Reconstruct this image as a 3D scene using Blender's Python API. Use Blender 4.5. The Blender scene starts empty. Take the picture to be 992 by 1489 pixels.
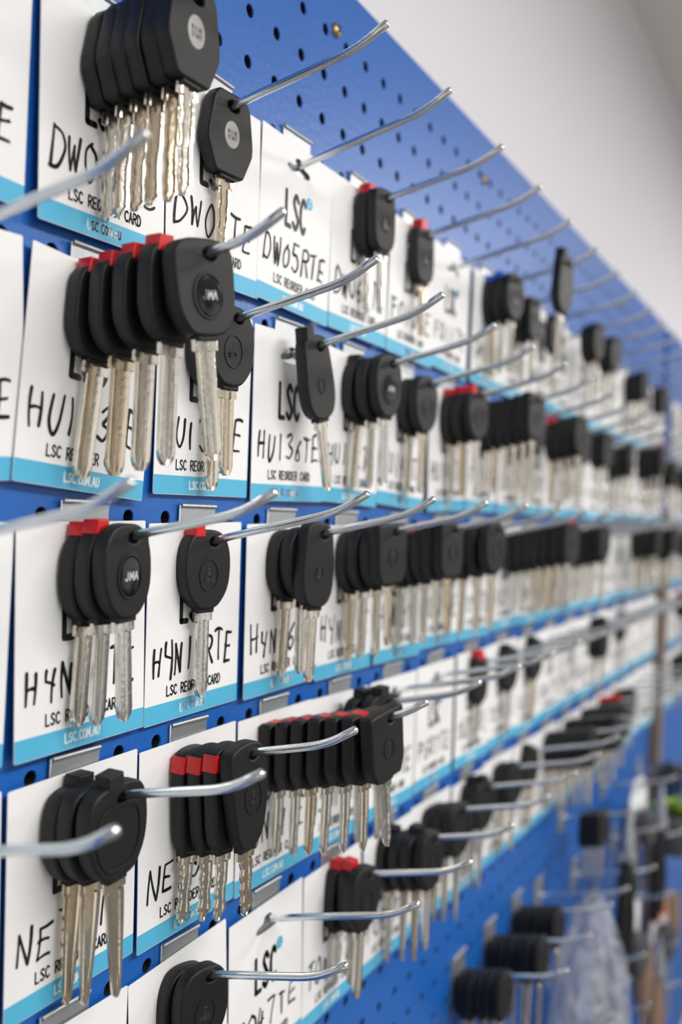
import bpy, math, random
from mathutils import Vector, Matrix
random.seed(11)
S = bpy.context.scene
H = 1.68            # camera height above the floor
PITCH = 0.0254      # pegboard hole pitch
X0 = 0.2255         # first hook column
ROOT = [0.1850, 0.0834, -0.0182, -0.1198, -0.2214]
def XK(k): return X0 + 3*PITCH*k

# ------------------------------------------------------------ materials
def mat(name, col, rough=0.5, metal=0.0, bump=0.0, bscale=400, var=0.0, vscale=8, coat=0.0, spec=0.5):
    m = bpy.data.materials.new(name); m.use_nodes = True
    nt = m.node_tree; b = nt.nodes['Principled BSDF']
    b.inputs['Base Color'].default_value = (*col, 1)
    b.inputs['Roughness'].default_value = rough
    b.inputs['Metallic'].default_value = metal
    b.inputs['Specular IOR Level'].default_value = spec
    if coat: b.inputs['Coat Weight'].default_value = coat
    tc = nt.nodes.new('ShaderNodeTexCoord')
    if var:
        n = nt.nodes.new('ShaderNodeTexNoise'); n.inputs['Scale'].default_value = vscale
        n.inputs['Detail'].default_value = 4
        nt.links.new(tc.outputs['Object'], n.inputs['Vector'])
        mx = nt.nodes.new('ShaderNodeMix'); mx.data_type = 'RGBA'
        mx.inputs[6].default_value = (*[c*(1-var) for c in col], 1)
        mx.inputs[7].default_value = (*[min(1, c*(1+var)) for c in col], 1)
        nt.links.new(n.outputs['Fac'], mx.inputs[0])
        nt.links.new(mx.outputs[2], b.inputs['Base Color'])
    if bump:
        n = nt.nodes.new('ShaderNodeTexNoise'); n.inputs['Scale'].default_value = bscale
        nt.links.new(tc.outputs['Object'], n.inputs['Vector'])
        bp = nt.nodes.new('ShaderNodeBump'); bp.inputs['Strength'].default_value = bump
        bp.inputs['Distance'].default_value = 0.0005
        nt.links.new(n.outputs['Fac'], bp.inputs['Height'])
        nt.links.new(bp.outputs['Normal'], b.inputs['Normal'])
    return m

M_BLUE = mat('blue_paint', (0.009, 0.115, 0.45), 0.38, 0, 0.35, 260, 0.10, 6)
M_SHADE = mat('recess_shade', (0.003, 0.005, 0.010), 0.9)  # shade as colour: near-black for peg holes and screw slots
M_WALL = mat('wall_paint', (0.80, 0.785, 0.81), 0.8, 0, 0.15, 150, 0.02, 2)
M_CEIL = mat('ceiling_paint', (0.80, 0.76, 0.72), 0.8, 0, 0.1, 100, 0.02, 2)
M_FLOOR = mat('floor_vinyl', (0.26, 0.25, 0.24), 0.5, 0, 0.1, 60, 0.1, 5)
M_CARD = mat('card_white', (0.87, 0.868, 0.868), 0.55, 0, 0.05, 900, 0.01, 20)
M_CYAN = mat('card_cyan', (0.085, 0.46, 0.70), 0.5, 0, 0, 1, 0.03, 40)
M_INK = mat('print_black', (0.008, 0.008, 0.010), 0.5)
M_PEN = mat('marker_ink', (0.006, 0.006, 0.008), 0.6, 0, 0, 1, 0.3, 200)
M_WHITE = mat('print_white', (0.85, 0.9, 0.92), 0.5)
M_ZINC = mat('zinc_steel', (0.74, 0.76, 0.77), 0.20, 1, 0.12, 700, 0.08, 60)
M_PLATE = mat('hook_plate_steel', (0.50, 0.52, 0.54), 0.42, 0.85, 0.15, 300, 0.15, 60)
M_PLAS = mat('key_plastic', (0.0065, 0.0065, 0.007), 0.48, 0, 0.35, 2200, 0.1, 100, 0, 0.38)
M_GLOSS = mat('emblem_gloss', (0.006, 0.006, 0.007), 0.13, 0, 0, 1, 0.1, 100)
M_GREY = mat('emblem_grey', (0.30, 0.30, 0.28), 0.4, 0.2, 0, 1, 0.1, 100)
M_RED = mat('plug_red', (0.62, 0.008, 0.010), 0.38, 0, 0.1, 1500, 0.05, 100)
M_BPLUG = mat('plug_blue', (0.02, 0.12, 0.60), 0.38, 0, 0.1, 1500, 0.05, 100)
M_MARK = mat('emblem_mark', (0.6, 0.6, 0.6), 0.4, 0.3)
M_MARKD = mat('emboss_dark', (0.040, 0.040, 0.042), 0.25)
M_BLADE = mat('nickel_blade', (0.70, 0.66, 0.59), 0.20, 1, 0.22, 500, 0.0, 150)
# every blank has its own tint between nickel silver and pale brass
nt=M_BLADE.node_tree; oi=nt.nodes.new('ShaderNodeObjectInfo'); cr=nt.nodes.new('ShaderNodeValToRGB')
cr.color_ramp.elements[0].color=(.70,.685,.65,1); cr.color_ramp.elements[1].color=(.68,.57,.42,1)
e_=cr.color_ramp.elements.new(.6); e_.color=(.72,.67,.58,1)
nt.links.new(oi.outputs['Random'],cr.inputs['Fac']); nt.links.new(cr.outputs['Color'],nt.nodes['Principled BSDF'].inputs['Base Color'])
M_BRASS = mat('screw_brass', (0.45, 0.32, 0.16), 0.35, 1, 0.1, 500, 0.1, 200)
M_WOOD = mat('post_wood', (0.20, 0.15, 0.12), 0.6, 0, 0.2, 80, 0.2, 20)

# ------------------------------------------------------------ mesh builder
class MB:
    def __init__(s): s.v=[]; s.f=[]; s.m=[]; s.sm=[]
    def add(s, vs, fs, mi, smooth=False):
        o=len(s.v); s.v.extend([tuple(v) for v in vs])
        for f in fs:
            s.f.append([i+o for i in f]); s.m.append(mi); s.sm.append(smooth)
    def mesh(s, name, mats, sharp=None):
        me=bpy.data.meshes.new(name); me.from_pydata(s.v,[],s.f)
        for m in mats: me.materials.append(m)
        me.polygons.foreach_set('material_index', s.m)
        me.polygons.foreach_set('use_smooth', s.sm)
        me.update()
        if sharp is not None: me.set_sharp_from_angle(angle=math.radians(sharp))
        return me

def chaikin(p, n=3):
    for _ in range(n):
        q=[]
        for i in range(len(p)):
            a=p[i]; b=p[(i+1)%len(p)]
            q.append((a[0]*.75+b[0]*.25, a[1]*.75+b[1]*.25)); q.append((a[0]*.25+b[0]*.75, a[1]*.25+b[1]*.75))
        p=q
    return p
def fillet(p, r, n=2):
    q=[]
    for i in range(len(p)):
        P=Vector(p[i]); A=Vector(p[i-1]); B=Vector(p[(i+1)%len(p)])
        q.append(tuple(P+(A-P)*min(r/(A-P).length,.42))); q.append(tuple(P)); q.append(tuple(P+(B-P)*min(r/(B-P).length,.42)))
    return chaikin(q,n)
def ellipse(cx, cz, rx, rz, n=24):
    return [(cx+rx*math.cos(2*math.pi*i/n), cz+rz*math.sin(2*math.pi*i/n)) for i in range(n)]

def slab(loops, half, bev, res=2):
    """filled XZ outline (first loop outer, rest holes) extruded along Y with rounded rims"""
    cu=bpy.data.curves.new('tmp','CURVE'); cu.dimensions='2D'; cu.fill_mode='BOTH'
    for lp in loops:
        sp=cu.splines.new('POLY'); sp.points.add(len(lp)-1)
        for i,(x,z) in enumerate(lp): sp.points[i].co=(x,z,0,1)
        sp.use_cyclic_u=True
    cu.extrude=max(half-bev,1e-6); cu.bevel_depth=bev; cu.bevel_resolution=res; cu.offset=-bev
    ob=bpy.data.objects.new('tmp',cu); S.collection.objects.link(ob)
    dg=bpy.context.evaluated_depsgraph_get(); dg.update()
    me=bpy.data.meshes.new_from_object(ob.evaluated_get(dg))
    vs=[(v.co.x,-v.co.z,v.co.y) for v in me.vertices]
    fs=[list(p.vertices) for p in me.polygons]
    bpy.data.objects.remove(ob); bpy.data.curves.remove(cu); bpy.data.meshes.remove(me)
    return vs,fs
def shift(vs,dx=0,dy=0,dz=0): return [(v[0]+dx,v[1]+dy,v[2]+dz) for v in vs]

def tube(path, r, seg=10):
    vs=[];fs=[]; n=len(path); P=[Vector(p) for p in path]
    for i in range(n):
        d=(P[min(i+1,n-1)]-P[max(i-1,0)]).normalized()
        ref=Vector((1,0,0)) if abs(d.x)<.9 else Vector((0,0,1))
        a=d.cross(ref).normalized(); b=d.cross(a).normalized()
        rr=r[i] if isinstance(r,(list,tuple)) else r
        for j in range(seg):
            t=2*math.pi*j/seg
            vs.append(tuple(P[i]+a*rr*math.cos(t)+b*rr*math.sin(t)))
    for i in range(n-1):
        for j in range(seg):
            k=(j+1)%seg
            fs.append([i*seg+j,i*seg+k,(i+1)*seg+k,(i+1)*seg+j])
    fs.append(list(range(seg))[::-1]); fs.append([(n-1)*seg+j for j in range(seg)])
    return vs,fs

def put(name, me, loc=(0,0,0), rot=(0,0,0), parent=None, scale=(1,1,1)):
    ob=bpy.data.objects.new(name, me); S.collection.objects.link(ob)
    ob.location=loc; ob.rotation_euler=rot; ob.scale=scale
    if parent: ob.parent=parent
    return ob
def empty(name, loc):
    e=bpy.data.objects.new(name,None); S.collection.objects.link(e)
    e.location=loc; e.empty_display_size=.01
    return e
def box(mb,x0,x1,y0,y1,z0,z1,mi):
    vs=[(x,y,z) for x in (x0,x1) for y in (y0,y1) for z in (z0,z1)]
    mb.add(vs,[(0,1,3,2),(4,6,7,5),(0,4,5,1),(2,3,7,6),(0,2,6,4),(1,5,7,3)],mi)

# ------------------------------------------------------------ stroke lettering
G={
'L':[([(0,1),(0,0),(.75,0)],0)],
'S':[([(.8,.85),(.45,1),(.08,.78),(.42,.52),(.82,.25),(.42,0),(0,.14)],1)],
'C':[([(.82,.84),(.48,1),(.08,.72),(.08,.28),(.48,0),(.82,.16)],1)],
'R':[([(0,0),(0,1)],0),([(0,1),(.55,.98),(.75,.76),(.55,.53),(0,.5)],1),([(.35,.5),(.8,0)],0)],
'E':[([(.75,1),(0,1),(0,0),(.75,0)],0),([(0,.52),(.6,.52)],0)],
'O':[([(.4,1),(.06,.75),(.04,.3),(.4,0),(.78,.3),(.76,.75),(.4,1)],1)],
'0':[([(.4,1),(.08,.75),(.06,.3),(.38,0),(.72,.3),(.7,.75),(.4,1)],1)],
'D':[([(0,0),(0,1)],0),([(0,1),(.5,.93),(.82,.5),(.5,.07),(0,0)],1)],
'A':[([(0,0),(.4,1),(.82,0)],0),([(.14,.35),(.68,.35)],0)],
'M':[([(0,0),(.04,1),(.42,.3),(.8,1),(.84,0)],0)],
'U':[([(0,1),(.02,.28),(.36,0),(.7,.28),(.72,1)],1)],
'W':[([(0,1),(.2,0),(.45,.75),(.66,0),(.92,1)],0)],
'N':[([(0,0),(.04,1),(.68,.02),(.72,1)],0)],
'H':[([(0,1),(.02,0)],0),([(.7,1),(.68,0)],0),([(0,.5),(.7,.54)],0)],
'Y':[([(0,1),(.06,.56),(.66,.52)],0),([(.72,1),(.6,-.08)],0)],
'T':[([(0,1),(.82,1.02)],0),([(.42,1),(.4,0)],0)],
'F':[([(.75,1),(0,.98),(0,0)],0),([(0,.52),(.58,.54)],0)],
'P':[([(0,0),(0,1)],0),([(0,1),(.6,.97),(.72,.74),(.55,.5),(0,.46)],1)],
'G':[([(.8,.84),(.45,1),(.06,.7),(.08,.25),(.45,0),(.78,.2),(.78,.45),(.5,.45)],1)],
'B':[([(0,0),(0,1)],0),([(0,1),(.55,.95),(.55,.58),(0,.52)],1),([(0,.52),(.7,.45),(.65,.06),(0,0)],1)],
'J':[([(.6,1),(.58,.22),(.3,0),(0,.2)],1)],
'Z':[([(0,1),(.8,1),(0,0),(.8,0)],0)],
'I':[([(.4,1),(.4,0)],0)],
'.':[([(.2,0),(.25,.02)],0)],
'1':[([(.36,1),(.34,0)],0)],
'2':[([(.05,.78),(.35,1),(.68,.78),(.4,.4),(.02,.02)],1),([(.02,.02),(.75,.02)],0)],
'3':[([(.05,.88),(.4,1),(.66,.78),(.3,.54)],1),([(.3,.54),(.72,.32),(.45,.02),(0,.1)],1)],
'4':[([(.3,1),(0,.42),(.75,.44)],0),([(.58,.85),(.52,-.05)],0)],
'5':[([(.7,1),(.1,1),(.06,.58)],0),([(.06,.58),(.5,.62),(.7,.3),(.4,0),(0,.1)],1)],
'6':[([(.6,1),(.15,.62),(.06,.22),(.38,0),(.68,.24),(.42,.5),(.08,.3)],1)],
'7':[([(0,.98),(.72,1),(.28,0)],0)],
'8':[([(.6,.86),(.32,1),(.1,.78),(.62,.28),(.35,0),(.05,.24),(.6,.8)],1)],
'9':[([(.66,.78),(.38,1),(.08,.76),(.3,.5),(.64,.72),(.58,0)],1)],
}
def catmull(p,n=5):
    out=[]
    for i in range(len(p)-1):
        p0=p[max(i-1,0)];p1=p[i];p2=p[i+1];p3=p[min(i+2,len(p)-1)]
        for j in range(n):
            t=j/n
            out.append(tuple(.5*((2*p1[a])+(-p0[a]+p2[a])*t+(2*p0[a]-5*p1[a]+4*p2[a]-p3[a])*t*t+(-p0[a]+3*p1[a]-3*p2[a]+p3[a])*t**3) for a in (0,1)))
    out.append(p[-1]); return out
def lettering(mb, s, cx, z0, h, wr, sw, y, mi, jit=0.0, slant=0.0, adv=1.12, rnd=None, seg=8):
    rnd = rnd or random
    W=len(s)*h*wr*adv - h*wr*(adv-.8)
    x=cx-W/2
    for ch in s:
        if ch in G:
            jx=rnd.uniform(-jit,jit)*h*.3; jz=rnd.uniform(-jit,jit)*h; js=1+rnd.uniform(-jit,jit)*1.3
            sl=slant+rnd.uniform(-jit,jit)*.8
            for pts,sm in G[ch]:
                pts=[(a+rnd.uniform(-jit,jit)*.7,b+rnd.uniform(-jit,jit)*.7) for a,b in pts] if jit else pts
                if jit and not sm:   # hand-drawn bow in straight strokes
                    q=[]
                    for i in range(len(pts)-1):
                        a,b=pts[i],pts[i+1]
                        bw=rnd.uniform(-jit,jit)*.9
                        for t in (0,.25,.5,.75):
                            k=bw*4*t*(1-t)
                            q.append((a[0]+(b[0]-a[0])*t+k*(b[1]-a[1]),a[1]+(b[1]-a[1])*t-k*(b[0]-a[0])))
                    q.append(pts[-1]); pts=q
                pp=catmull(pts) if sm else pts
                pp=[(x+jx+(a*wr+sl*b)*h*js, z0+jz+b*h*js) for a,b in pp]
                # marker pressure: the stroke swells and thins along its length
                ph=rnd.uniform(0,6) if jit else 0
                ws=[sw*(1+(.22*math.sin(ph+i*4.0/len(pp)) if jit else 0)) for i in range(len(pp))]
                for i in range(len(pp)-1):
                    a=Vector(pp[i]);b=Vector(pp[i+1]);d=b-a
                    if d.length<1e-7: continue
                    n=Vector((-d.y,d.x)).normalized(); na=n*ws[i]/2; nb=n*ws[i+1]/2
                    mb.add([(a.x+na.x,y,a.y+na.y),(a.x-na.x,y,a.y-na.y),(b.x-nb.x,y,b.y-nb.y),(b.x+nb.x,y,b.y+nb.y)],[(0,1,2,3)],mi)
                for i,a in enumerate(pp):
                    mb.add([(q[0],y,q[1]) for q in ellipse(a[0],a[1],ws[i]/2,ws[i]/2,seg)],[list(range(seg))],mi)
        x+=h*wr*adv*(1 if ch!='.' else .6)

# ------------------------------------------------------------ room shell
mb=MB(); box(mb,-2,5,.03,.15,0,2.4,0); put('wall_back', mb.mesh('wall_back',[M_WALL]))
mb=MB(); box(mb,-2,5,-3,.15,-.1,0,0); put('floor', mb.mesh('floor',[M_FLOOR]))
mb=MB(); box(mb,-2,5,-3,.15,2.4,2.5,0); put('ceiling', mb.mesh('ceiling',[M_CEIL]))

# ------------------------------------------------------------ pegboard
def pegboard_mesh(nx, z_top, z_rows, hx0, hz_top, r=.0032, th=.006):
    mb=MB(); P=PITCH; seg=12
    V=[];F=[];M=[]
    for iz in range(z_rows):
        cz=hz_top-iz*P
        for ix in range(nx):
            cx=hx0+ix*P; o=len(V); h=P/2
            V += [(cx+h,0,cz),(cx+h,0,cz+h),(cx,0,cz+h),(cx-h,0,cz+h),(cx-h,0,cz),(cx-h,0,cz-h),(cx,0,cz-h),(cx+h,0,cz-h)]
            for yy,rr in ((0,r+.0003),(.0006,r),(th,r)):
                for j in range(seg):
                    a=2*math.pi*j/seg; V.append((cx+rr*math.cos(a),yy,cz+rr*math.sin(a)))
            for q in range(4):
                c=[o+(2*q)%8,o+(2*q+1)%8,o+(2*q+2)%8]
                arc=[o+8+(3*q+t)%seg for t in (3,2,1,0)]
                F.append(c+arc); M.append(0)
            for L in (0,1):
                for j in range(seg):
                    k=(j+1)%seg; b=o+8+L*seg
                    F.append([b+j,b+k,b+seg+k,b+seg+j]); M.append(0 if L==0 else 1)  # hole walls behind the rim take the painted shade colour
    mb.v=V; mb.f=F; mb.m=M; mb.sm=[False]*len(F)
    xl=hx0-P/2; xr=hx0+(nx-.5)*P; zt=hz_top+P/2; zb=hz_top-(z_rows-.5)*P
    yb=.0275
    mb.add([(xl,0,zt),(xr,0,zt),(xr,0,z_top),(xl,0,z_top)],[(0,1,2,3)],0)
    mb.add([(xl,0,z_top),(xr,0,z_top),(xr,yb,z_top),(xl,yb,z_top)],[(0,1,2,3)],0)
    mb.add([(xl,0,zb),(xr,0,zb),(xr,yb,zb),(xl,yb,zb)],[(0,1,2,3)],0)
    mb.add([(xl,0,zb),(xl,0,z_top),(xl,yb,z_top),(xl,yb,zb)],[(0,1,2,3)],0)
    mb.add([(xr,0,zb),(xr,0,z_top),(xr,yb,z_top),(xr,yb,zb)],[(0,1,2,3)],0)
    mb.add([(xl,th,zb),(xr,th,zb),(xr,th,z_top),(xl,th,z_top)],[(0,1,2,3)],1)  # near-black sheet added behind the board, painted shade for the holes
    return mb.mesh('pegboard',[M_BLUE,M_SHADE])
hx0=.2285-PITCH*20; NX=20+53
pm=pegboard_mesh(NX,.3075,50,hx0,.1972+3*PITCH)
put('pegboard',pm,(0,0,H))
XR=hx0+(NX-.5)*PITCH
pm2=pegboard_mesh(26,.3075,50,0,.1972+3*PITCH)
put('pegboard',pm2,(XR+.05,0,H))
mb=MB(); vs,fs=slab([[(0,-.9),(.028,-.9),(.028,.02),(0,.02)]],.012,.002); mb.add(vs,fs,0)
put('trim_1',mb.mesh('trim',[M_WOOD]),(XR+.003,-.004,H))

# screws
mb=MB()
vs=[];n=16
rings=[(.0042,0),(.0042,-.0008),(.0033,-.0022),(.0015,-.0028)]
for r,y in rings:
    for j in range(n): vs.append((r*math.cos(2*math.pi*j/n),y,r*math.sin(2*math.pi*j/n)))
fs=[[i*n+j,i*n+(j+1)%n,(i+1)*n+(j+1)%n,(i+1)*n+j] for i in range(3) for j in range(n)]+[[3*n+j for j in range(n)]]
mb.add(vs,fs,0,True)
box(mb,-.0028,.0028,-.0030,-.0027,-.0004,.0004,1); box(mb,-.0004,.0004,-.00301,-.0027,-.0028,.0028,1)  # cross slot: thin dark bars painted as its shade
sm=mb.mesh('screw',[M_BRASS,M_SHADE],40)
for x,z in ((.4934,.2776),(.746,.2715),(1.25,.272)):
    put('brass_screw',sm,(x,0,H+z),(0,.4,0))

# ------------------------------------------------------------ hook
mb=MB()
path=[(0,.004,-.001),(0,-.002,0),(0,-.03,.0074)]
for i in range(9):
    t=i/8
    a=Vector((0,-.066,.0163));b=Vector((0,-.0760,.0188));c=Vector((0,-.083,.0232))
    path.append(tuple((1-t)**2*a+2*t*(1-t)*b+t*t*c))
path.append((0,-.0900,.0275)); path.append((0,-.0906,.0279))
R=[.00185]*(len(path)-1)+[.0011]
vs,fs=tube(path,R,12); mb.add(vs,fs,0,True)
vs,fs=slab([[(-.014,-.016),(.014,-.016),(.014,.0185),(-.014,.0185)]],.0006,.0003,1); mb.add(shift(vs,0,-.0008,0),fs,1)
vs,fs=tube([(-.0135,-.0016,.0182),(.0135,-.0016,.0182)],.0011,8); mb.add(vs,fs,1,True)
HOOK=mb.mesh('hook',[M_ZINC,M_PLATE],50)
def rod_z(s): return .247*s

# ------------------------------------------------------------ reorder card
mb=MB()
cw=.0370
slot=chaikin([(-.0115,-.0048),(.0115,-.0048),(.0118,-.0005),(.0045,.0002),(.0035,.0042),(-.0035,.0042),(-.0045,.0002),(-.0118,-.0005)],2)
outer=[(-cw,-.0785),(-cw+.0006,-.079),(cw-.0006,-.079),(cw,-.0785),(cw,.0105),(cw-.0006,.011),(-cw+.0006,.011),(-cw,.0105)]
vs,fs=slab([outer,slot],.0002,.00002,0); mb.add(vs,fs,0)
mb.add([(-cw+.0001,-.00028,-.0788),(cw-.0001,-.00028,-.0788),(cw-.0001,-.00028,-.0703),(-cw+.0001,-.00028,-.0703)],[(0,1,2,3)],1)
lettering(mb,'LSC',-.002,-.0345,.0180,.34,.0028,-.0003,2,adv=1.2,seg=10)
mb.add([(q[0],-.0003,q[1]) for q in ellipse(.0120,-.0165,.0034,.0034,20)],[list(range(20))],1)
lettering(mb,'S',.0120,-.0182,.0034,.5,.0006,-.00034,3)
lettering(mb,'LSC REORDER CARD',0,-.0675,.0044,.53,.00085,-.0003,2,adv=1.16)
lettering(mb,'LSC.COM.AU',0,-.0762,.0036,.55,.00075,-.00034,3)
CARD=mb.mesh('card',[M_CARD,M_CYAN,M_INK,M_WHITE])
def writing(code):
    mb=MB(); r=random.Random(sum(ord(c)*(i+3) for i,c in enumerate(code)))
    n=len(code); wr=min(.64,.058/(n*.0125*1.2))
    lettering(mb,code,-.001,-.0572,.0134,wr,.00145,-.0004,0,jit=.095,slant=.08,adv=1.24,rnd=r,seg=6)
    return mb.mesh('writing',[M_PEN])
CODES={(0,0):'DW04RTE',(0,1):'DW047TE',(0,2):'DW05TE',(0,3):'DW05RTE',(0,4):'DW06RTE',(0,5):'FO10TE',(0,6):'FO11TE',
(1,0):'HU101TE',(1,1):'HU133TE',(1,2):'HU134TE',(1,3):'HU136TE',(1,4):'HU162TE',(1,5):'HU145TE',(1,6):'HU141TE',
(2,0):'HYN6TE',(2,1):'HYN7HTE',(2,2):'HYN14RTE',(2,3):'HYN16TE',(2,4):'HYN17TE',(2,5):'HYN10TE',
(3,0):'NE72TE',(3,1):'NE75TE',(3,2):'NE73TE',(3,3):'NSN11TE',(3,4):'NSN14TE',(3,5):'NSN15TE',(3,6):'PG07TE',
(4,1):'TO40TE',(4,2):'TO43RTE',(4,3):'TO47TE',(4,4):'TO44DTE',(4,5):'TO48TE',(4,6):'TO49TE'}
FILL=['FO21TE','GM37TE','MIT8TE','MAZ24TE','SUZ11TE','TO90TE']
WC={}
TILT={(1,1):4.2,(0,3):1.5,(0,0):1.0,(1,3):-1.0,(2,2):-1.0,(3,3):-.5,(1,0):-3,(4,3):-2.5,(4,2):-3.5,(1,5):3.0,(1,2):-.5,(2,1):-1.2,(3,1):-1.5,(3,2):-1.5}
def drop(k): return .036 if k<=0 else (.034 if k==1 else (.012 if k==2 else .006))
for r in range(5):
    for k in range(-1,22):
        if abs(XK(k)-(XR+.02))<.02: continue
        z=H+ROOT[r]
        put('pegboard_hook',HOOK,(XK(k)-(.0028 if k==0 else 0),0,z),(drop(k)+random.uniform(-.006,.006),0,random.uniform(-.02,.02)))
        code=CODES.get((r,k)) or FILL[(r*5+k)%6]
        if code not in WC: WC[code]=writing(code)
        tilt=TILT.get((r,k),random.uniform(-1.6,1.6))
        c=put('reorder_card',CARD,(XK(k)+random.uniform(-.001,.001),-.0026-.0008*(k%2),z+random.uniform(-.001,.001)),
              (math.radians(random.uniform(-1.2,0)),math.radians(tilt),math.radians(random.uniform(-1,1))))
        put('handwriting',WC[code],(0,0,0),parent=c)

# ------------------------------------------------------------ keys
mm=.001
def sc(p): return [(a*mm,b*mm) for a,b in p]
O_OUT=[(-9,6.2),(0,7.6),(9,6.2),(14,-1),(15,-11),(13.5,-21),(8,-28),(3.5,-30),(-3.5,-30),(-8,-28),(-13.5,-21),(-15,-11),(-14,-1)]
A_OUT=[(-11,6.8),(0,7.6),(12,6.6),(15.5,2),(15.5,-9),(14.8,-20),(9.5,-28),(4,-29),(-4,-29),(-9.5,-28),(-14.8,-20),(-15.5,-9),(-15.5,2)]
HEADS={
'A':dict(o=A_OUT,hole=(3.2,1.5,3.6,2.3),emb=(0.5,-14,7.0,7.8,'gloss'),plug=(-12,-4,3,10)),
'J':dict(o=[(a*.93,b) for a,b in O_OUT],hole=(3.4,1.5,3.2,2.1),emb=(0.3,-13.5,6.2,8.0,'gloss'),plug=(-10,-3,4,10)),
'B':dict(o=[(-9,8.5),(9,8.5),(12.5,4),(15.5,-12),(15.5,-17),(9.5,-30),(-9.5,-30),(-15.5,-17),(-15.5,-12),(-12.5,4)],hole=(.5,2.4,4.2,2.4),emb=(0,-11,5.2,6.4,'grey'),plug=None,fil=4.0),
'C':dict(o=[(-9,8),(-3,9.5),(7,8.5),(10.5,4),(12,-8),(13,-20),(11.5,-30),(6,-36),(-6,-36),(-11.5,-30),(-13,-20),(-12,-8),(-11.5,3)],hole=(3,2.6,3.4,2.4),emb=(0,-18,3.2,4.2,'dark'),plug=(-9,-2,6,14)),
'D':dict(o=[(-15,4),(-8,7.5),(6,7.5),(15,5),(17.5,-6),(16,-19),(10,-28),(5,-30),(-5,-30),(-10,-28),(-16,-19),(-17.5,-6)],hole=(4,1.2,4.6,2.3),emb=(-.5,-14,8.5,7.5,'rim'),plug=(-6,3,5,12)),
'F':dict(o=[(-8,8),(2,9.5),(10,7),(14,-2),(13.5,-18),(10.5,-33),(5,-40),(-5,-40),(-8.5,-33),(-10.5,-17),(-12.5,-5),(-12,5)],hole=(4.0,2.6,3.2,2.2),emb=(2.5,-17,6,8,'dark'),plug=(-12.5,-6,-2.5,5.5)),
'G':dict(o=[(-14,6.5),(14,6.5),(15.5,5),(15,-22),(11,-29),(-11,-29),(-15,-22),(-15.5,5)],hole=(4,1.4,3.6,2.2),emb=(0,-13,5,5.5,'dark'),plug=(-8,-1,3.5,7.1),fil=3.0),
'O':dict(o=O_OUT,hole=(3.6,1.5,3.2,2.1),emb=(0,-14,6.2,7.8,'dark'),plug=(-9.5,-3,4,10)),
'S':dict(o=[(-8,7),(8,7),(10.5,4),(11,-18),(9,-27),(4,-30),(-4,-30),(-9,-27),(-11,-18),(-10.5,4)],hole=(2.4,1.6,2.8,2.0),emb=(0,-14,4,5,'dark'),plug=(-6.5,1,5,12.5)),
}
def blade(mb, ztop, L, w, style, th=2.3):
    w2=w/2
    sec=[(ztop,w2+1.8,w2+1.8),(ztop-4.2,w2+1.8,w2+1.8),(ztop-4.6,w2,w2)]
    n=14; z0=ztop-5; z1=ztop-L+4.5
    for i in range(n+1):
        z=z0+(z1-z0)*i/n
        l=r=w2
        if style=='wavy': l=w2-(.6 if i%4 in(2,3) else 0); r=w2-(.8 if 7<=i<=11 else 0)
        if style=='cut': r=w2-(1.1 if i>8 else 0)
        if style=='taper': l=w2+.8-2.6*(i/n)**1.5; r=w2+.8-2.6*(i/n)**1.5
        sec.append((z,l,r))
    if style=='laser': sec+=[(ztop-L+2,w2*.8,w2*.8),(ztop-L,w2*.35,w2*.35)]
    elif style=='wavy': sec+=[(ztop-L+2,w2*.9,w2*.25),(ztop-L,w2*.5,-w2*.1)]
    elif style=='taper': sec+=[(ztop-L+2,w2*.5,w2*.5),(ztop-L,w2*.2,w2*.2)]
    else: sec+=[(ztop-L+2.5,w2*.75,w2*.5),(ztop-L,w2*.15,w2*.1)]
    if style=='laser': fr=[(0,.72),(.10,1),(.36,1),(.42,.35),(.58,.35),(.64,1),(.90,1),(1,.72)]
    else: fr=[(0,.45),(.14,.55),(.20,1),(.46,1),(.52,.42),(.70,.42),(.76,1),(1,.8)]
    m=len(fr); vs=[];fs=[]
    for z,l,r in sec:
        for f,t in fr: vs.append(((-l+(l+r)*f)*mm,-t*th/2*mm,z*mm))
        for f,t in fr[::-1]: vs.append(((-l+(l+r)*f)*mm,t*th/2*mm,z*mm))
    c=2*m
    for i in range(len(sec)-1):
        for j in range(c):
            k=(j+1)%c; fs.append([i*c+j,i*c+k,(i+1)*c+k,(i+1)*c+j])
    fs.append(list(range(c))); fs.append([(len(sec)-1)*c+j for j in range(c)][::-1])
    mb.add(vs,fs,1)
def dome(mb,cx,cz,rx,rz,half,h,mi):
    n=24; vs=[]
    for fr,hh in ((1,0),(.96,.6),(.7,.9),(.3,1)):
        for p in ellipse(cx,cz,rx*fr,rz*fr,n): vs.append((p[0]*mm,-(half+h*hh)*mm,p[1]*mm))
    fs=[[i*n+j,i*n+(j+1)%n,(i+1)*n+(j+1)%n,(i+1)*n+j] for i in range(3) for j in range(n)]+[[3*n+j for j in range(n)]]
    mb.add(vs,fs,mi,True)
KC={}
BL={'A':(46,8.6,'laser'),'J':(40,8.0,'laser'),'B':(42,8.2,'wavy'),'C':(38,7.2,'laser'),'D':(48,8.4,'taper'),'F':(31,7.6,'wavy'),'G':(36,7.4,'cut'),'O':(40,7.6,'laser'),'S':(34,7,'cut')}
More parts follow.
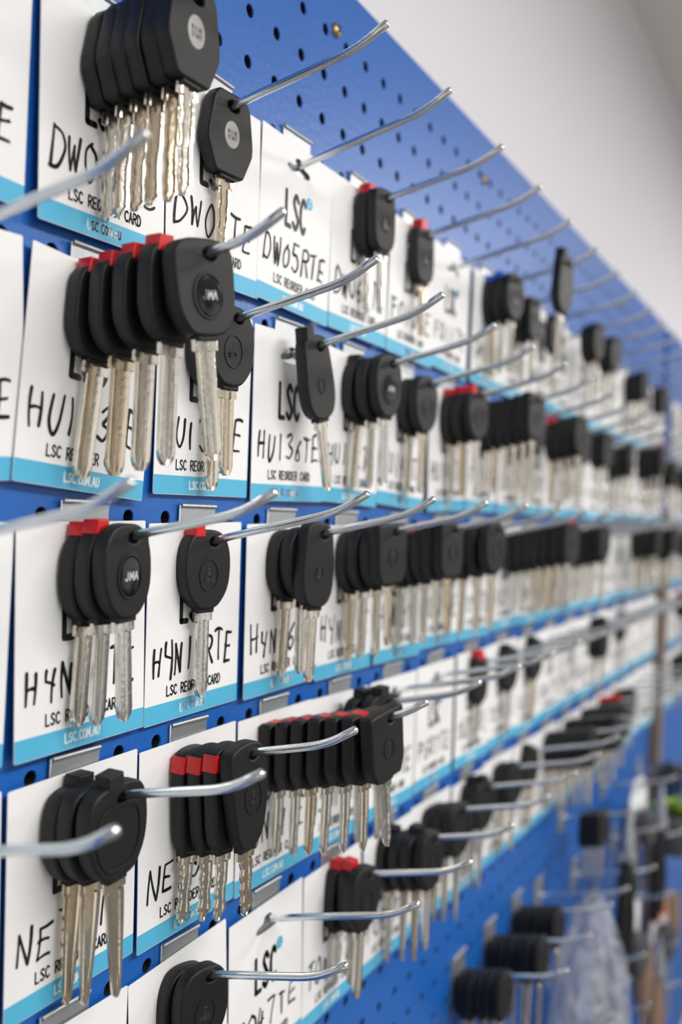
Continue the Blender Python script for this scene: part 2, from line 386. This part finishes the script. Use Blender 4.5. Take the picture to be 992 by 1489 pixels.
def key_mesh(t, plug):
    if (t,plug) in KC: return KC[(t,plug)]
    d=HEADS[t]; mb=MB(); half=3.7
    out=fillet(d['o'],d['fil']) if 'fil' in d else chaikin(d['o'],3)
    hx,hz,ra,rb=d['hole']
    hole=ellipse(hx,hz,ra,rb,18)
    vs,fs=slab([sc(out),sc(hole)],half*mm,1.15*mm,3); mb.add(vs,fs,0,True)
    zb=min(p[1] for p in out)
    vs,fs=slab([sc([(-5.6,zb+3),(5.6,zb+3),(5.2,zb-1.6),(-5.2,zb-1.6)])],2.6*mm,.8*mm,2); mb.add(vs,fs,0,True)
    L,w,st=BL[t]; blade(mb,zb-1.0,L,w,st)
    ex,ez,rx,rz,kind=d['emb']
    if kind=='gloss':
        vs,fs=slab([sc(ellipse(ex,ez,rx+1.1,rz+1.1,28)),sc(ellipse(ex,ez,rx,rz,28))],.5*mm,.25*mm,1); mb.add(shift(vs,0,-half*mm,0),fs,0,True)
        dome(mb,ex,ez,rx-.1,rz-.1,half,.9,2)
        lettering(mb,'JMA',(ex-.2)*mm,(ez-1.2)*mm,.0030,.78,.00070,-(half+.93)*mm,5,slant=.12)
    elif kind=='grey':
        dome(mb,ex,ez,rx,rz,half,.35,3)
        lettering(mb,'BILGE',ex*mm,(ez+.2)*mm,.0017,.7,.0003,-(half+.37)*mm,0)
        lettering(mb,'START',ex*mm,(ez-2.4)*mm,.0017,.7,.0003,-(half+.37)*mm,0)
    elif kind=='rim':
        o2=[(p[0]*.78-.3,(p[1]+12)*.72-14) for p in out]; i2=[(p[0]*.68-.3,(p[1]+12)*.61-14) for p in out]
        vs,fs=slab([sc(o2),sc(i2)],.5*mm,.3*mm,1); mb.add(shift(vs,0,-half*mm,0),fs,0,True)
    else:
        vs,fs=slab([sc(ellipse(ex,ez,rx,rz,28)),sc(ellipse(ex,ez,rx-.6,rz-.6,28))],.35*mm,.15*mm,1); mb.add(shift(vs,0,-half*mm,0),fs,0,True)
        lettering(mb,'Z',ex*mm,(ez+.5)*mm,.0026,.8,.0006,-(half+.1)*mm,6)
        lettering(mb,'SMRE' if t!='G' else '3',ex*mm,(ez-2.8)*mm,.0021,.8,.00045,-(half+.1)*mm,6)
    if plug and d['plug']:
        a,b,c,e=d['plug']
        vs,fs=slab([sc([(a,c),(b,c),(b-.4,e),(a+.6,e-.6)])],(half+.35)*mm,.5*mm,1)
        mb.add(vs,fs,{'red':4,'blue':7,'black':0}[plug],True)
    me=mb.mesh('key_'+t,[M_PLAS,M_BLADE,M_GLOSS,M_GREY,M_RED,M_MARK,M_MARKD,M_BPLUG],25)
    KC[(t,plug)]=me; return me

def bunch(x, zroot, spec, s0=.0095, pitch=.0078, yaw=-8, k=5):
    """spec: (type, plug, swing_deg[, position along the rod]) from the board outwards"""
    e=empty('car_key_blanks',(x,0,H+zroot))
    s=s0; dk=drop(k)
    for i,sp in enumerate(spec):
        t,plug,sw=sp[:3]
        if len(sp)>3: s=sp[3]
        hx,hz,_,_=HEADS[t]['hole']
        yw=math.radians(yaw+random.uniform(-2,2)); sw=math.radians(sw+random.uniform(-2,2))
        rot=Matrix.Rotation(yw,3,'Z')@Matrix.Rotation(sw,3,'Y')
        off=rot@Vector((hx*mm,0,(hz+.3)*mm))
        p=Vector((0,-s,rod_z(s)-dk*s))-off
        ob=put('key_%d'%(i+1),key_mesh(t,plug),p,rot.to_euler(),parent=e)
        s+=pitch
    return e
R_,B_,N_,K_='red','blue',None,'black'
ST={
(0,1):([('B',N_,3-i) for i in range(6)],dict(s0=.0092,pitch=.0070,yaw=-3)),
(0,2):([('B',N_,-1)],dict(s0=.0095,yaw=-6)),
(0,3):None,
(0,4):([('S',R_,0),('S',N_,-4)],{}),
(0,5):([('S',R_,-3)],dict(s0=.011)),
(0,6):None,
(0,7):([('O',B_,0),('O',B_,0),('O',N_,0),('C',K_,3,.066)],dict(s0=.0095)),
(0,8):([('O',R_,0),('S',N_,0)],{}),
(0,9):([('O',N_,0)],dict(s0=.016)),
(0,10):([('O',N_,0)]*2,dict(s0=.03)),(0,11):([('O',N_,0)]*2,dict(s0=.03)),(0,12):None,(0,13):None,(0,14):([('O',N_,0)]*3,{}),(0,15):None,
(1,1):([('A',R_,6),('A',R_,3),('A',R_,0),('A',R_,-1),('A',N_,-9)],dict(s0=.0105,pitch=.0112,yaw=-8)),
(1,2):([('A',N_,0),('O',N_,-1)],dict(s0=.0095,pitch=.0080)),
(1,3):([('C',K_,-13)],dict(s0=.018,yaw=-6)),
(1,4):([('O',K_,2),('O',N_,0),('J',N_,-3)],{}),
(1,5):([('O',N_,2),('O',N_,0)],{}),
(1,6):([('O',R_,2),('O',R_,0),('O',R_,-6)],{}),
(1,7):([('G',N_,0)]*6,dict(s0=.0095,pitch=.0074)),
(1,8):([('O',R_,0)]*2+[('O',N_,0)],{}),(1,9):([('J',R_,0)]+[('O',N_,0)]*3,dict(s0=.02)),
(2,1):([('J',R_,4),('J',R_,1),('J',N_,-5)],dict(s0=.0088,pitch=.0076,yaw=1)),
(2,2):([('O',R_,0)],dict(s0=.0090,yaw=-8)),
(2,3):([('O',N_,3),('O',N_,0),('C',N_,0)],dict(pitch=.0080)),
(2,4):([('O',N_,3),('O',K_,1),('O',N_,-1),('G',N_,-3)],dict(pitch=.0075)),
(2,5):([('O',R_,3),('O',R_,1),('O',R_,0),('G',R_,-1),('G',N_,-3)],dict(s0=.0085,pitch=.0078)),
(2,6):([('O',N_,1)]*4,dict(s0=.012,pitch=.0105)),
(2,7):None,
(2,8):([('G',N_,0)]*3+[('G',R_,0)]*4,dict(s0=.012)),(2,9):([('O',R_,0)]*4,{}),
(3,1):([('D',K_,2),('D',N_,0),('D',K_,-3)],dict(s0=.0090,pitch=.0080,yaw=-2)),
(3,2):([('F',R_,4),('F',R_,2),('F',R_,0),('F',N_,-4)],dict(s0=.0090,pitch=.0088,yaw=-5)),
(3,3):([('G',R_,2),('G',R_,1),('G',R_,0),('G',R_,0),('G',R_,-1),('G',R_,-2),('G',N_,-9)],dict(s0=.0095,pitch=.0098,yaw=-6)),
(3,4):([('D',K_,0),('D',K_,-2)],dict(s0=.020,pitch=.012)),
(3,5):None,(3,6):None,
(3,7):([('S',R_,0)],{}),(3,8):([('O',K_,0)],{}),(3,9):([('O',K_,0)],{}),
(3,10):None,(3,11):([('S',K_,0)]*2,dict(s0=.03)),(3,12):None,(3,13):None,(3,14):([('S',N_,0)],{}),(3,15):None,(3,16):None,(3,17):None,
(4,1):None,
(4,2):([('O',N_,4),('O',N_,0)],dict(pitch=.008,yaw=-12)),
(4,3):None,
(4,4):([('S',R_,2),('S',R_,0),('O',N_,0)],dict(s0=.0085,pitch=.0080)),
(4,5):([('D',K_,2),('D',N_,0),('D',K_,0),('O',N_,0)],dict(pitch=.0085)),
(4,6):([('D',N_,0)]*3,dict(s0=.0095)),(4,7):([('D',K_,0)]*2,{}),(4,8):([('O',N_,0)]*2,{}),(4,9):([('O',K_,0)],{}),
(4,10):([('O',N_,0)]*6,{}),(4,11):([('G',N_,0)]*7,{}),(4,12):([('G',N_,0)]*6,{}),(4,13):([('O',R_,0)]*3,{}),(4,14):([('O',N_,0)]*3,{}),(4,15):None,(4,16):None,(4,17):None,
}
for r in range(5):
    for k in range(0,22):
        if abs(XK(k)-(XR+.02))<.02: continue
        if (r,k) in ST: v=ST[(r,k)]
        elif k<2: v=None
        else:
            n=random.choice([0,2,3,4]) if r!=2 else random.choice([0,2,4,6])
            t=random.choice('OJGDSC'); t2=random.choice('OSG')
            v=([(t if i<n-1 else t2,random.choice([R_,N_,N_]) if random.random()<.7 else K_,random.uniform(-4,4)) for i in range(n)],
               dict(s0=random.uniform(.0095,.03))) if n else None
        if v: bunch(XK(k),ROOT[r],v[0],k=k,**v[1])
# lower stretch of the board: a few hooks without cards
ZL=ROOT[4]-6*PITCH
for k,n in ((7,5),(8,6),(9,5)):
    put('pegboard_hook',HOOK,(XK(k),0,H+ZL),(.006,0,0)); bunch(XK(k),ZL,[('O',N_,random.uniform(-5,5)) for _ in range(n)])
put('pegboard_hook',HOOK,(XK(11),0,H+ROOT[4]-4*PITCH),(.006,0,0)); bunch(XK(11),ROOT[4]-4*PITCH,[('G',N_,0)]*3,s0=.03)

# ------------------------------------------------------------ goods hanging low on the right
m=bpy.data.materials.new('clear_plastic'); m.use_nodes=True; nt=m.node_tree; b=nt.nodes['Principled BSDF']
b.inputs['Base Color'].default_value=(.62,.64,.72,1); b.inputs['Roughness'].default_value=.10; b.inputs['Alpha'].default_value=.42
n_=nt.nodes.new('ShaderNodeTexNoise'); n_.inputs['Scale'].default_value=28; n_.inputs['Distortion'].default_value=2
tc=nt.nodes.new('ShaderNodeTexCoord'); nt.links.new(tc.outputs['Object'],n_.inputs['Vector'])
bp=nt.nodes.new('ShaderNodeBump'); bp.inputs['Strength'].default_value=1; bp.inputs['Distance'].default_value=.015
nt.links.new(n_.outputs['Fac'],bp.inputs['Height']); nt.links.new(bp.outputs['Normal'],b.inputs['Normal'])
M_CLEAR=m
M_GREEN=mat('leaf_green',(.28,.42,.06),.5,0,.1,200,.3,60)
M_PACK=mat('pack_card',(.62,.63,.66),.5,0,0,1,.05,30)
M_BROWN=mat('tan_grip',(.30,.19,.12),.5,0,0,1,.1,30)
M_ORANGE=mat('handle_orange',(.60,.17,.05),.35,0,0,1,.05,30)
M_TERRA=mat('grip_grey',(.05,.05,.06),.6)
def hang_hook(x,z): put('pegboard_hook',HOOK,(x,0,H+z),(.006,0,0))
def bag(x,z,w,h,d,seed):
    r=random.Random(seed); mb=MB(); nx,nz=16,22
    for side in (-1,1):
        vs=[]
        for j in range(nz+1):
            for i in range(nx+1):
                u=i/nx*2-1; v=j/nz
                puff=max(0,(1-u*u))**.5*(math.sin(math.pi*min(v*.88+.03,1))**.7)
                fold=.004*math.sin(u*9+v*4)+.003*math.sin(u*17-v*7)
                y=side*d/2*puff+((r.uniform(-.002,.002)+fold) if abs(u)<.95 and .04<v<.96 else 0)
                pinch=1-.62*math.exp(-(v/.26)**2)
                vs.append((u*w/2*pinch+r.uniform(-.001,.001),y,-v*h))
        fs=[[j*(nx+1)+i,j*(nx+1)+i+1,(j+1)*(nx+1)+i+1,(j+1)*(nx+1)+i] for j in range(nz) for i in range(nx)]
        mb.add(vs,fs,0,False)
    for i in range(14):
        a=r.uniform(-.3,.3)*w; zz=-h*r.uniform(.45,.9)
        vs,fs=slab([chaikin([(a-.012,zz-.014),(a+.012,zz-.014),(a+.014,zz+.012),(a-.014,zz+.012)],2)],.004,.001,1)
        mb.add(shift(vs,0,r.uniform(-.25,.25)*d,0),fs,1)
    hang_hook(x,z-.01)
    return put('plastic_bag',mb.mesh('plastic_bag',[M_CLEAR,M_TERRA]),(x,-d/2-.022,H+z))
def screwdriver(x,z,colm):
    mb=MB()
    vs,fs=tube([(0,0,.0),(0,0,-.004),(0,0,-.03),(0,0,-.07),(0,0,-.082),(0,0,-.09)],[.006,.011,.013,.0125,.008,.006],12); mb.add(vs,fs,0,True)
    vs,fs=tube([(0,0,-.088),(0,0,-.18),(0,0,-.185)],[.003,.003,.0015],8); mb.add(vs,fs,1,True)
    hang_hook(x,z-.015); put('screwdriver',mb.mesh('screwdriver',[colm,M_ZINC],40),(x,-.05,H+z))
def pliers(x,z,colm):
    mb=MB()
    for sgn in(-1,1):
        vs,fs=tube([(sgn*.004,0,0),(sgn*.012,0,-.03),(sgn*.022,0,-.07),(sgn*.016,0,-.12)],[.005,.006,.007,.006],10); mb.add(vs,fs,0,True)
        vs,fs=tube([(0,0,.002),(sgn*.006,0,.02),(sgn*.002,0,.05)],[.007,.006,.002],8); mb.add(vs,fs,1,True)
    vs,fs=tube([(0,-.008,0),(0,.008,0)],.009,14); mb.add(vs,fs,1,True)
    hang_hook(x,z-.03); put('pliers',mb.mesh('pliers',[colm,M_PLATE],40),(x,-.06,H+z))
def coil(x,z):
    mb=MB(); pts=[]
    for i in range(160):
        a=i/160*2*math.pi*5; rr=.045+.003*math.sin(i*.7)
        pts.append((rr*math.cos(a)*.55,-.01-.00022*i+.002*math.sin(i*.31),rr*math.sin(a)*1.4-.05))
    vs,fs=tube(pts,.0028,8); mb.add(vs,fs,0,True)
    hang_hook(x,z-.002); put('cable_coil',mb.mesh('cable_coil',[M_PLAS]),(x,-.02,H+z))
def pack(x,z,w,h,colm):
    mb=MB()
    vs,fs=slab([chaikin([(-w/2,-h),(w/2,-h),(w/2,0),(-w/2,0)],1),ellipse(0,-.010,.006,.003,12)],.0006,.0002,1); mb.add(vs,fs,0)
    vs,fs=slab([chaikin([(-w*.30,-h*.9),(w*.30,-h*.9),(w*.30,-h*.42),(-w*.30,-h*.42)],2)],.010,.004,2); mb.add(shift(vs,0,-.010,0),fs,1,True)
    mb.add([(-w/2+.003,-.0009,-h*.38),(w/2-.003,-.0009,-h*.38),(w/2-.003,-.0009,-.018),(-w/2+.003,-.0009,-.018)],[(0,1,2,3)],2)
    hang_hook(x,z-.018); put('blister_pack',mb.mesh('blister_pack',[M_PACK,M_TERRA,colm],30),(x,-.045,H+z),(0,0,-.15))
bag(.985,-.372,.12,.28,.07,5)
screwdriver(1.085,-.47,M_PLAS); pliers(1.13,-.375,M_PLAS); screwdriver(1.19,-.36,M_TERRA)
pack(1.26,-.315,.06,.09,M_WHITE); pliers(1.335,-.39,M_PLAS); coil(1.49,-.36)
screwdriver(1.08,-.68,M_TERRA); coil(1.14,-.56); pack(1.235,-.45,.07,.11,M_WHITE); screwdriver(1.31,-.54,M_BROWN)
pliers(1.37,-.60,M_BROWN); pack(1.45,-.52,.07,.10,M_ORANGE); screwdriver(1.52,-.54,M_BROWN); pliers(1.20,-.72,M_PLAS); coil(1.30,-.76)
# small leafy plant in a wall pot
mb=MB()
vs,fs=tube([(0,0,-.05),(0,0,-.045),(0,0,0),(0,0,.002)],[.022,.024,.032,.030],18); mb.add(vs,fs,1,True)
box(mb,-.012,.012,.026,.0635,-.03,0,1)
r=random.Random(3)
for i in range(60):
    a=r.uniform(0,6.28); e=r.uniform(.3,1.3); L=r.uniform(.02,.042); w=L*.22
    d=Vector((math.cos(a)*math.cos(e),math.sin(a)*math.cos(e),math.sin(e))); s_=d.cross(Vector((0,0,1))).normalized()
    p=[Vector((0,0,0)),d*L*.5+s_*w,d*L-Vector((0,0,L*.3)),d*L*.5-s_*w]
    mb.add([tuple(q) for q in p],[(0,1,2,3)],0)
put('potted_plant',mb.mesh('potted_plant',[M_GREEN,M_TERRA]),(1.405,-.064,H-.395))

# ------------------------------------------------------------ light
w=bpy.data.worlds.new('shop_ambient'); S.world=w; w.use_nodes=True
nt=w.node_tree; bg=nt.nodes['Background']
tc=nt.nodes.new('ShaderNodeTexCoord'); nz=nt.nodes.new('ShaderNodeTexNoise'); nz.inputs['Scale'].default_value=3.4
nt.links.new(tc.outputs['Generated'],nz.inputs['Vector'])
cr=nt.nodes.new('ShaderNodeValToRGB'); cr.color_ramp.elements[0].position=.43; cr.color_ramp.elements[0].color=(.06,.06,.06,1)
cr.color_ramp.elements[1].position=.58; cr.color_ramp.elements[1].color=(1,.975,.945,1)
nt.links.new(nz.outputs['Fac'],cr.inputs['Fac']); nt.links.new(cr.outputs['Color'],bg.inputs['Color'])
bg.inputs['Strength'].default_value=1.05
def area(name,loc,target,sx,sy,e,col=(1,1,1)):
    l=bpy.data.lights.new(name,'AREA'); l.shape='RECTANGLE'; l.size=sx; l.size_y=sy; l.energy=e; l.color=col
    o=bpy.data.objects.new(name,l); S.collection.objects.link(o); o.location=loc
    o.rotation_euler=(Vector(target)-Vector(loc)).to_track_quat('-Z','Y').to_euler(); return o
area('ceiling_light',(.4,-1.0,2.36),(.4,-1.0,0),1.2,.3,23,(1,.98,.95))
area('ceiling_light',(2.2,-1.0,2.36),(2.2,-1.0,0),1.2,.3,26,(1,.98,.95))

# ------------------------------------------------------------ camera
cam=bpy.data.cameras.new('camera'); co=bpy.data.objects.new('camera',cam); S.collection.objects.link(co)
th=math.radians(28.0); ro=math.radians(2.35)
F=Vector((math.cos(th),math.sin(th),0)); Rr=Vector((math.sin(th),-math.cos(th),0)); U=Vector((0,0,1))
right=Rr*math.cos(ro)+U*math.sin(ro); up=U*math.cos(ro)-Rr*math.sin(ro)
mw=Matrix((right,up,-F)).transposed().to_4x4(); mw.translation=Vector((0,-.279,H))
co.matrix_world=mw
cam.sensor_fit='VERTICAL'; cam.sensor_height=36; cam.sensor_width=24; cam.lens=1427/1489*36
cam.clip_start=.01
cam.dof.use_dof=True; cam.dof.focus_distance=.435; cam.dof.aperture_fstop=5.0
S.camera=co
S.view_settings.view_transform='Standard'
print('objects',len(bpy.data.objects))
